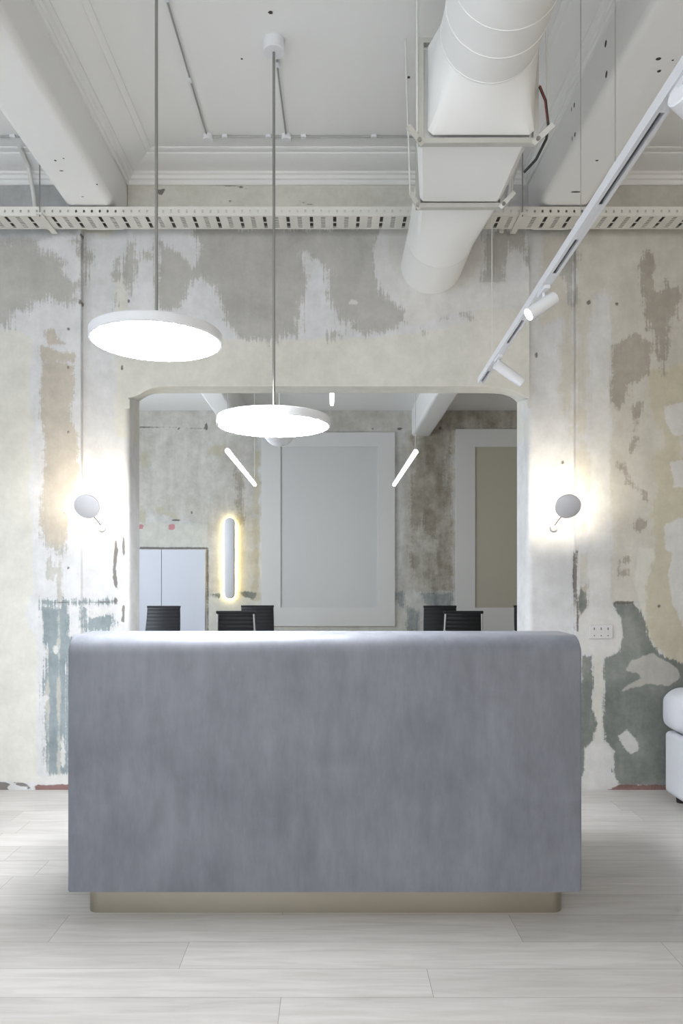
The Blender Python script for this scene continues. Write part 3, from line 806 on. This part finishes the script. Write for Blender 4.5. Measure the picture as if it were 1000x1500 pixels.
for (x, y, a) in ((396, 18, .011), (354, 86, .006), (619, 70, .007), (598, 113, .010), (614, 83, .013)):
    Y = (CEIL-CAM_Z)*F/(VY-y); X = (x-VX)*Y/F
    bm.faces.new([bm.verts.new((X+a*math.cos(i*math.pi/5)*(1.2 if i % 2 else .8), Y+a*math.sin(i*math.pi/5), CEIL-.001)) for i in range(10)])
struct(finish('trim_10', bm, hole_mat))

# ------------------------------------------------------------------ air duct
duct_m = mat('white_duct_paint', srgb(233, 233, 231), .42, var=.015, scale=4, bump=.05, bscale=6)
duct = empty('air_duct', (.636, 3.45, 3.44), 'big white ventilation duct running overhead and into the wall above the opening', 'duct')
dC = Vector(duct.location)
NS = 64
def sect(Y, x0, x1, z0, z1, sq):
    """closed section, sq 0 = ellipse, 1 = rectangle"""
    cx, cz, hx, hz_ = (x0+x1)/2, (z0+z1)/2, (x1-x0)/2, (z1-z0)/2
    out = []
    for k in range(NS):
        a = 2*math.pi*(k+.5)/NS
        c, s = math.cos(a), math.sin(a)
        m_ = max(abs(c), abs(s))
        px_ = c*(1-sq) + (c/m_)*sq; pz_ = s*(1-sq) + (s/m_)*sq
        out.append(Vector((cx+hx*px_, Y, cz+hz_*pz_)) - dC)
    return out
def rnd_sect(Y, cx, cz, rr): return sect(Y, cx-rr, cx+rr, cz-rr, cz+rr, 0)
RC = (.636, 3.54)
bm = bmesh.new(); rings = []
seams = [2.962 - .142*i for i in range(18)]
ys = [(2.97, .2)]
for s in seams: ys += [(s, .2), (s-.001, .2022), (s-.003, .2022), (s-.004, .2)]
ys += [(-1.2, .2)]
finish_ = [rnd_sect(y, RC[0], RC[1], q) for y, q in ys]
loft(bm, finish_)
finish('round_section', bm, duct_m, duct, smooth=True, sharp=22)
bm = bmesh.new()
loft(bm, [rnd_sect(2.968, RC[0], RC[1], .2)] + [sect(2.968+(3.175-2.968)*t_, .436*(1-t_)+.413*t_, .836*(1-t_)+.871*t_, 3.34*(1-t_)+3.262*t_, 3.74*(1-t_)+3.66*t_, t_) for t_ in (.25, .5, .75, 1)])
finish('transition', bm, duct_m, duct, smooth=True, sharp=30)
bm = bmesh.new(); loft(bm, [sect(3.205, .368, .858, 3.247, 3.65, 1), sect(3.70, .44, .848, 3.244, 3.60, 1)])
finish('box_section', bm, duct_m, duct, smooth=True, sharp=30)
bm = bmesh.new()
A0 = (.44, .848, 3.240, 3.60); A1 = (.442, .830, 3.174, 3.528)
loft(bm, [sect(3.735+(4.32-3.735)*t_, *[A0[i]*(1-t_)+A1[i]*t_ for i in range(4)], 1-t_) for t_ in (0, .25, .5, .75, 1)] + [sect(4.3205, .4445, .8275, 3.176, 3.525, 0), sect(4.326, .4445, .8275, 3.176, 3.525, 0), sect(4.3265, .441, .831, 3.173, 3.529, 0), sect(4.80, .441, .831, 3.173, 3.529, 0)])
finish('wall_section', bm, duct_m, duct, smooth=True, sharp=30)
flange_m = mat('galvanised_flange', srgb(190, 189, 183), .4, metal=.25)
def flange(Y, x0, x1, z0, z1):
    bm = bmesh.new(); t_ = .022
    for a in ((x0-t_, x1+t_, Y-.015, Y+.015, z0-t_, z0), (x0-t_, x1+t_, Y-.015, Y+.015, z1, z1+t_), (x0-t_, x0, Y-.015, Y+.015, z0, z1), (x1, x1+t_, Y-.015, Y+.015, z0, z1)):
        box(bm, a[0]-dC.x, a[1]-dC.x, a[2]-dC.y, a[3]-dC.y, a[4]-dC.z, a[5]-dC.z)
    return finish('flange', bm, flange_m, duct)
flange(3.19, .395, .868, 3.25, 3.66); flange(3.72, .445, .846, 3.24, 3.60)
def hook(x, y, z, dx):
    bm = bmesh.new()
    a = Vector((x, y, z)) - dC
    u = Vector((dx, -.02, .045))
    n = u.normalized(); sd = Vector((0, 1, 0))
    loft(bm, [[a + u*t_ + sd*.004*j + n.cross(sd)*.012*i for i, j in ((-1, -1), (1, -1), (1, 1), (-1, 1))] for t_ in (-.35, 1.1)])
    b = finish('bracket', bm, flange_m, duct)
    bm = bmesh.new(); lathe(bm, [(0, -.012), (.009, -.012), (.009, .01), (0, .01)], 12, a, (0, 1, 0)); finish('bolt', bm, steel, b)
hook(.375, 3.17, 3.235, -.045); hook(.885, 3.17, 3.24, .055); hook(.43, 3.70, 3.225, -.035); hook(.86, 3.70, 3.23, .045)
for p0, p1 in (((.366, 3.17, 3.27), (.366, 3.17, CEIL)), ((.392, 3.69, 3.26), (.36, 3.62, CEIL)), ((.93, 3.17, 3.28), (.915, 3.17, CEIL)), ((.905, 3.70, 3.26), (.905, 3.70, CEIL))):
    bm = bmesh.new(); tube(bm, [Vector(p0)-dC, Vector(p1)-dC], .0045, 10); finish('hanger_rod', bm, pipe_m, duct, smooth=True)
blk = mat('black_cable', srgb(38, 36, 36), .5)
bm = bmesh.new(); tube(bm, [Vector(p)-dC for p in ((.89, 3.16, 3.46), (.915, 3.16, 3.40), (.93, 3.17, 3.30), (.93, 3.2, 3.26), (.90, 3.25, 3.20), (.86, 3.30, 3.17))], .006, 12)
finish('cable', bm, blk, duct, smooth=True)
bm = bmesh.new(); tube(bm, [Vector(p)-dC for p in ((.886, 3.15, 3.46), (.909, 3.15, 3.40), (.922, 3.16, 3.31))], .0016, 8)
finish('cable', bm, mat('red_cable', srgb(150, 60, 50), .5), duct, smooth=True)['label'] = 'thin red cable'

# ------------------------------------------------------------------ lighting track
def trackx(Y): return .822 + (.876-.822)*(Y-2.14)/(4.34-2.14)
TZ = 2.5
track = empty('lighting_track', (trackx(3), 3.0, TZ), 'white ceiling lighting track hung on thin wires at upper right', 'lighting track')
tO = Vector(track.location)
track_m = mat('track_white', srgb(224, 225, 229), .4, var=.01)
slot_m = mat('track_slot_grey', srgb(95, 95, 100), .6)
bm = bmesh.new()
w_, h_ = .018, .034
y0, y1 = 1.0, 4.34
def tp(Y, dx, dz): return Vector((trackx(Y)+dx, Y, TZ+dz)) - tO
sec = [(-w_, 0), (-.007, 0), (-.007, .014), (.007, .014), (.007, 0), (w_, 0), (w_, h_), (-w_, h_)]
loft(bm, [[tp(Y, a, b) for a, b in sec] for Y in (y0, y1)])
finish('rail', bm, track_m, track)
bm = bmesh.new()
loft(bm, [[tp(Y, a, b) for a, b in ((-.0068, .0125), (.0068, .0125), (.0068, .0138), (-.0068, .0138))] for Y in (y0+.01, y1-.01)])
finish('slot', bm, slot_m, track)['label'] = 'dark grey groove under the rail'
for a, b in ((1.0, 1.82), (2.27, 2.50), (2.78, 3.28), (3.60, 4.08)):
    bm = bmesh.new(); loft(bm, [[tp(Y, p, q) for p, q in ((-.0066, .0005), (.0066, .0005), (.0066, .004), (-.0066, .004))] for Y in (a, b)])
    finish('slot_cover', bm, track_m, track)
for Y in (2.14, 2.46, 4.00):
    bm = bmesh.new(); box(bm, *(tp(Y, -.010, 0).x, tp(Y, .010, 0).x, Y-.035-tO.y, Y+.035-tO.y, h_, h_+.016))
    cl = finish('hanging_clip', bm, track_m, track, bevel=.003)
    bm = bmesh.new(); tube(bm, [tp(Y, 0, h_+.01), tp(Y, 0, CEIL-TZ)], .0012 if Y < 3 else .0022, 8)
    finish('wire', bm, pipe_m if Y > 3 else steel, track, smooth=True)
bulb = emit('spot_bulb', (1, 1, 1, 1), 12.0)
black_in = mat('black_baffle', srgb(20, 20, 22), .5)
def spot(Y, rr, L_, d, label, back=.35, drop=.055):
    s = empty('track_spotlight', (trackx(Y), Y, TZ), label, 'spotlight', 'spotlights on the track')
    d = Vector(d).normalized(); piv = Vector((0, 0, -drop))
    bm = bmesh.new(); box(bm, -.012, .012, -.05, .05, -.014, .001); finish('adapter', bm, track_m, s, bevel=.002)
    bm = bmesh.new(); tube(bm, [(0, 0, -.01), (0, 0, -.03), piv*.85], .006, 12); finish('yoke', bm, track_m, s, smooth=True)
    a = piv - d*L_*back
    bm = bmesh.new(); lathe(bm, [(0, 0), (rr*.9, 0), (rr, .003), (rr, L_-.001), (rr-.002, L_), (rr-.003, L_-.001), (rr-.003, L_-.02), (0, L_-.02)], 36, a, d)
    finish('barrel', bm, track_m, s, smooth=True, sharp=35)
    return s, a, d, rr, L_
s, a, d, rr, L_ = spot(2.93, .0265, .135, (-.62, -.10, -.42), 'white cylinder spotlight, lit, midway along the track', .42, .06)
bm = bmesh.new(); lathe(bm, [(0, L_-.006), (rr-.004, L_-.006), (rr-.004, L_-.003), (0, L_-.003)], 32, a, d)
finish('lens', bm, bulb, s)['label'] = 'bright white lens'
s, a, d, rr, L_ = spot(3.82, .0265, .17, (.62, .12, -.40), 'white cylinder spotlight, unlit, at the far end of the track', .1, .045)
bm = bmesh.new(); lathe(bm, [(0, L_-.012), (rr-.004, L_-.012), (rr-.004, L_-.001), (0, L_-.001)], 32, a, d)
finish('lens', bm, black_in, s)['label'] = 'black unlit lens'
s, a, d, rr, L_ = spot(1.70, .034, .15, (.72, .35, -.30), 'white spotlight partly cut off by the right edge, nearest on the track', .1, .035)
bm = bmesh.new(); lathe(bm, [(0, L_-.012), (rr-.004, L_-.012), (rr-.004, L_-.001), (0, L_-.001)], 32, a, d)
finish('lens', bm, black_in, s)

# ------------------------------------------------------------------ socket plate
X, Z = pw(879.5, 925.5)
sock = empty('wall_socket', (X, YW, Z), 'white triple switch and socket plate on a filled patch right of the desk', 'socket')
plate_m = mat('white_plastic', srgb(206, 204, 204), .4, var=.01)
bm = bmesh.new(); box(bm, -.076, .076, -.009, .0, -.045, .045); finish('plate', bm, plate_m, sock, bevel=.004)
for i in (-1, 0, 1):
    bm = bmesh.new(); box(bm, i*.044-.006, i*.044+.006, -.013, -.009, -.006, .004); finish('rocker_switch', bm, plate_m, sock, bevel=.001)
    for dz in (.024, .016, -.024):
        bm = bmesh.new(); box(bm, i*.044-.0035, i*.044+.0035, -.0095, -.0088, dz-.003, dz+.003); finish('socket_hole', bm, hole_mat, sock)

# ------------------------------------------------------------------ sofa
fabric = mat('pale_grey_linen', srgb(196, 198, 204), .9, var=.03, scale=30, bump=.3, bscale=350)
sofa = empty('sofa', (2.5, 3.4, 0), 'pale grey upholstered sofa at the right edge against the wall', 'sofa')
def cushion(name, x0, x1, y0, y1, z0, z1, bev, parent=sofa):
    bm = bmesh.new(); box(bm, x0-2.5, x1-2.5, y0-3.4, y1-3.4, z0, z1)
    o = finish(name, bm, fabric, parent, bevel=bev, seg=6, sharp=60)
    return o
cushion('base', 2.035, 2.95, 2.3, 4.52, .045, .425, .03)
bm = bmesh.new()
rg = []
for t_ in np.concatenate([np.linspace(0, .14, 9), np.linspace(.2, 1, 6)]):
    X = 1.995 + .9*t_
    e = 1 - max(0, (.12-t_)/.12)**2*.35
    hw, hh = .155*e, .135*e
    rg.append([Vector((X-2.5, 4.345-3.4 + hw*math.copysign(abs(math.cos(a))**.45, math.cos(a)), .565 + hh*math.copysign(abs(math.sin(a))**.5, math.sin(a)))) for a in [2*math.pi*(k+.5)/72 for k in range(72)]])
loft(bm, rg); finish('armrest', bm, fabric, sofa, smooth=True, sharp=70)
bm = bmesh.new()
rg = [[(v.x, v.y - 1.9, v.z) for v in r_] for r_ in rg]; loft(bm, rg); finish('armrest', bm, fabric, sofa, smooth=True, sharp=70)
cushion('backrest', 2.66, 2.97, 2.62, 4.18, .43, .86, .07)
cushion('seat_cushion', 2.05, 2.65, 2.62, 3.39, .43, .55, .05); cushion('seat_cushion', 2.05, 2.65, 3.41, 4.18, .43, .55, .05)
for x in (2.10, 2.9):
    for y in (2.38, 4.45):
        bm = bmesh.new(); lathe(bm, [(0, 0), (.02, 0), (.024, .05), (0, .05)], 16, (x-2.5, y-3.4, 0)); finish('leg', bm, blk, sofa, smooth=True, sharp=40)

# ------------------------------------------------------------------ meeting room beyond the opening
board_m = mat('white_lining_board', srgb(214, 213, 210), .6, var=.015, scale=1)
def board(n, ox0, ox1, ytop, ybot, rx0, rx1, ry0, ry1, cut=None):
    """white wall lining with a sunken panel; arguments are read off on the far wall plane"""
    bm = bmesh.new(); d0, d1 = YE-.035, YE-.001
    X0, Zt = pb(ox0, ytop); X1, _ = pb(ox1, ytop); Zb = pb(0, ybot)[1]
    a0, a1 = pb(rx0, 0)[0], pb(rx1, 0)[0]; c0, c1 = pb(0, ry1)[1], pb(0, ry0)[1]
    for b in ((X0, a0, d0, d1, Zb, Zt), (a1, X1, d0, d1, Zb, Zt), (a0, a1, d0, d1, c1, Zt), (a0, a1, d0, d1, Zb, c0)):
        box(bm, *b)
    o = struct(finish('trim_%d' % n, bm, board_m))
    bm = bmesh.new(); box(bm, a0, a1, d0+.018, d1, c0, c1)
    struct(finish('trim_%d' % (n+2), bm, cut))
    return o
b1 = board(11, 383, 578, 634, 917, 411, 553, 655, 890, mat('niche_grey_shaded', srgb(204, 204, 202), .6, var=.01))  # shade of a deeper recess put into the panel colour
b2 = board(12, 667, 800, 629, 1000, 695, 790, 655, 890, mat('niche_beige_shaded', srgb(184, 179, 163), .6, var=.01))  # beige panel, its colour darkened to carry the recess shade
# joinery doors set in the wall
def far_door(n, x0, x1):
    bm = bmesh.new(); a, b = pb(x0, 0)[0], pb(x1, 0)[0]
    box(bm, a+.004, b-.004, YE-.03, YE-.001, .004, pb(0, 805)[1])
    return struct(finish('door_%d' % n, bm, mat('white_door_%d' % n, srgb(212, 215, 224), .35, var=.01), bevel=.003))
far_door(1, 180, 237); far_door(2, 237, 301)

tube_glow = emit('tube_glow', (.97, .98, 1, 1), 9.0)
def linear_light(X, Z, ya, yb, label, wires):
    l = empty('linear_light', (X, (ya+yb)/2, Z), label, 'linear light', 'hanging tube lights in the room behind')
    hy = (yb-ya)/2
    bm = bmesh.new(); tube(bm, [(0, -hy, 0), (0, hy, 0)], .021, 16); finish('tube', bm, tube_glow, l, smooth=True)
    bm = bmesh.new(); box(bm, -.012, .012, -hy, hy, .02, .034); finish('housing', bm, lamp_white, l)
    for t_ in wires:
        bm = bmesh.new(); tube(bm, [(0, hy*t_, .03), (0, hy*t_, CEIL-Z)], .003, 8); finish('wire', bm, pipe_m, l, smooth=True)
linear_light(-.940, 2.5, 6.62, 9.0, 'glowing tube light hanging left, seen through the opening', (-.97, .97))
linear_light(.760, 2.5, 6.68, 9.0, 'glowing tube light hanging right, seen through the opening', (-.97,))
linear_light(0.0, 3.30, 6.4, 8.22, 'small glimpse of a tube light just under the lintel, middle of the opening', (-.9, .9))
g = empty('globe_pendant', (-.50, 7.0, 2.77), 'white globe pendant mostly hidden behind the lower disc pendant', 'pendant lamp')
bm = bmesh.new(); lathe(bm, [(.16*math.sin(math.pi*k/20), -.16*math.cos(math.pi*k/20)) for k in range(21)], 40); finish('globe', bm, lamp_white, g, smooth=True, sharp=60)
bm = bmesh.new(); tube(bm, [(0, 0, .15), (0, 0, CEIL-2.77)], .006, 10); finish('rod', bm, pipe_m, g, smooth=True)

pill = empty('pill_wall_lamp', (pb(337.5, 0)[0], YE, pb(0, 818)[1]), 'tall white pill-shaped wall lamp with a yellow halo, in the room behind', 'wall lamp')
def capsule(bm, hw, hl, ya, yb, rnd=.02):
    def ring(s, Y):
        pts = []
        for k in range(32):
            a = 2*math.pi*(k+.5)/32; c = hl-hw
            pts.append((hw*s*math.cos(a), Y, (c if math.sin(a) > 0 else -c) + hw*s*math.sin(a)))
        return pts
    loft(bm, [ring(1, yb), ring(1, ya+rnd), ring(.93, ya+rnd*.3), ring(.8, ya)])
bm = bmesh.new(); capsule(bm, .080, .630, -.13, -.07, .03); finish('shade', bm, lamp_white, pill, smooth=True, sharp=50)
bm = bmesh.new(); capsule(bm, .070, .62, -.068, -.045, .001); finish('light_source', bm, emit('yellow_glow', (1, .84, .42, 1), 13.0), pill)['label'] = 'yellow glowing strip behind the shade'
bm = bmesh.new(); capsule(bm, .03, .5, -.045, -.0, .001); finish('wall_mount', bm, lamp_white, pill)

# ribbed meeting chairs
leather = mat('black_ribbed_leather', srgb(26, 27, 31), .5, var=.1, scale=20)
chrome = mat('polished_aluminium', srgb(225, 225, 225), .3, metal=1)
def make_chair(X, Y, rz, label):
    c = empty('meeting_chair', (X, Y, 0), label, 'chair', 'black ribbed meeting chairs', rz)
    # chair faces +Y in its own frame; back at -Y
    def ribbed(name, p0, p1, w0, w1, n, th, bend):
        bm = bmesh.new(); rings = []
        for i in range(n*6+1):
            t_ = i/(n*6); p = Vector(p0).lerp(Vector(p1), t_); p.y += bend*math.sin(math.pi*t_)
            ww = w0+(w1-w0)*t_
            puff = th*(.35+.65*abs(math.sin(math.pi*t_*n))**.6)
            dirv = (Vector(p1)-Vector(p0)).normalized(); nr = Vector((1, 0, 0)).cross(dirv)
            rings.append([p+Vector((-ww/2, 0, 0))-nr*puff*.3, p+Vector((-ww/2+.012, 0, 0))-nr*puff, p+Vector((ww/2-.012, 0, 0))-nr*puff, p+Vector((ww/2, 0, 0))-nr*puff*.3,
                          p+Vector((ww/2, 0, 0))+nr*puff*.3, p+Vector((ww/2-.012, 0, 0))+nr*puff, p+Vector((-ww/2+.012, 0, 0))+nr*puff, p+Vector((-ww/2, 0, 0))+nr*puff*.3])
        loft(bm, rings)
        return finish(name, bm, leather, c, smooth=True, sharp=50)
    ribbed('seat', (0, -.20, .45), (0, .23, .47), .46, .46, 9, .016, 0)
    ribbed('backrest', (0, -.22, .46), (0, -.36, .95), .50, .46, 10, .014, -.03)
    bm = bmesh.new(); tube(bm, [(-.235, -.365, .955), (.235, -.365, .955)], .016, 12); finish('top_roll', bm, leather, c, smooth=True)
    for s in (-1, 1):
        bm = bmesh.new()
        tube(bm, [(s*.225, .24, .475), (s*.228, .0, .445), (s*.232, -.19, .44), (s*.232, -.26, .50), (s*.224, -.355, .68), (s*.214, -.392, .935)], [.011, .012, .014, .013, .012, .012], 10)
        finish('side_frame', bm, chrome, c, smooth=True)
        bm = bmesh.new()
        tube(bm, [(s*.235, .12, .46), (s*.275, .12, .56), (s*.275, .08, .61), (s*.275, -.18, .61), (s*.24, -.285, .57)], .011, 10)
        finish('armrest', bm, chrome, c, smooth=True)
    bm = bmesh.new(); box(bm, -.225, .225, -.03, .03, .425, .44); finish('seat_stretcher', bm, chrome, c)
    bm = bmesh.new(); tube(bm, [(0, 0, .07), (0, 0, .25), (0, 0, .251), (0, 0, .43)], [.03, .03, .017, .017], 16); finish('column', bm, chrome, c, smooth=True)
    for k in range(5):
        a = k*2*math.pi/5+.3
        bm = bmesh.new(); tube(bm, [(0.02*math.cos(a), .02*math.sin(a), .10), (.29*math.cos(a), .29*math.sin(a), .062)], [.022, .013], 10)
        l = finish('leg', bm, chrome, c, smooth=True)
        bm = bmesh.new(); cc = Vector((.29*math.cos(a), .29*math.sin(a), .027)); ax = Vector((-math.sin(a), math.cos(a), 0))
        lathe(bm, [(0, -.02), (.022, -.02), (.026, -.012), (.026, .012), (.022, .02), (0, .02)], 18, cc, ax); finish('caster', bm, blk, l, smooth=True, sharp=40)
    return c
def cx_at(x, Y): return (x-VX)*Y/F
ch0 = make_chair(cx_at(240, 10.4), 10.03, R(180), 'black ribbed chair facing forward before the white doors, leftmost of the chairs')
def another(X, Y, rz, label):
    c = copy_tree(ch0); c.location = (X, Y, 0); c.rotation_euler = (0, 0, rz); c['label'] = label; return c
another(cx_at(345.5, 8.75), 9.12, R(0), 'black chair with its chrome-framed back turned to the desk, left pair')
another(cx_at(377, 10.6), 10.23, R(180), 'black ribbed chair facing forward behind the left chrome-framed chair back')
another(cx_at(644, 10.5), 10.13, R(180), 'black ribbed chair facing forward behind the right chrome-framed chair back')
another(cx_at(678.5, 8.75), 9.12, R(0), 'black chair with its chrome-framed back turned to the desk, right pair')
another(cx_at(776, 10.6), 10.23, R(180), 'black chair of which a sliver shows at the right jamb of the opening')
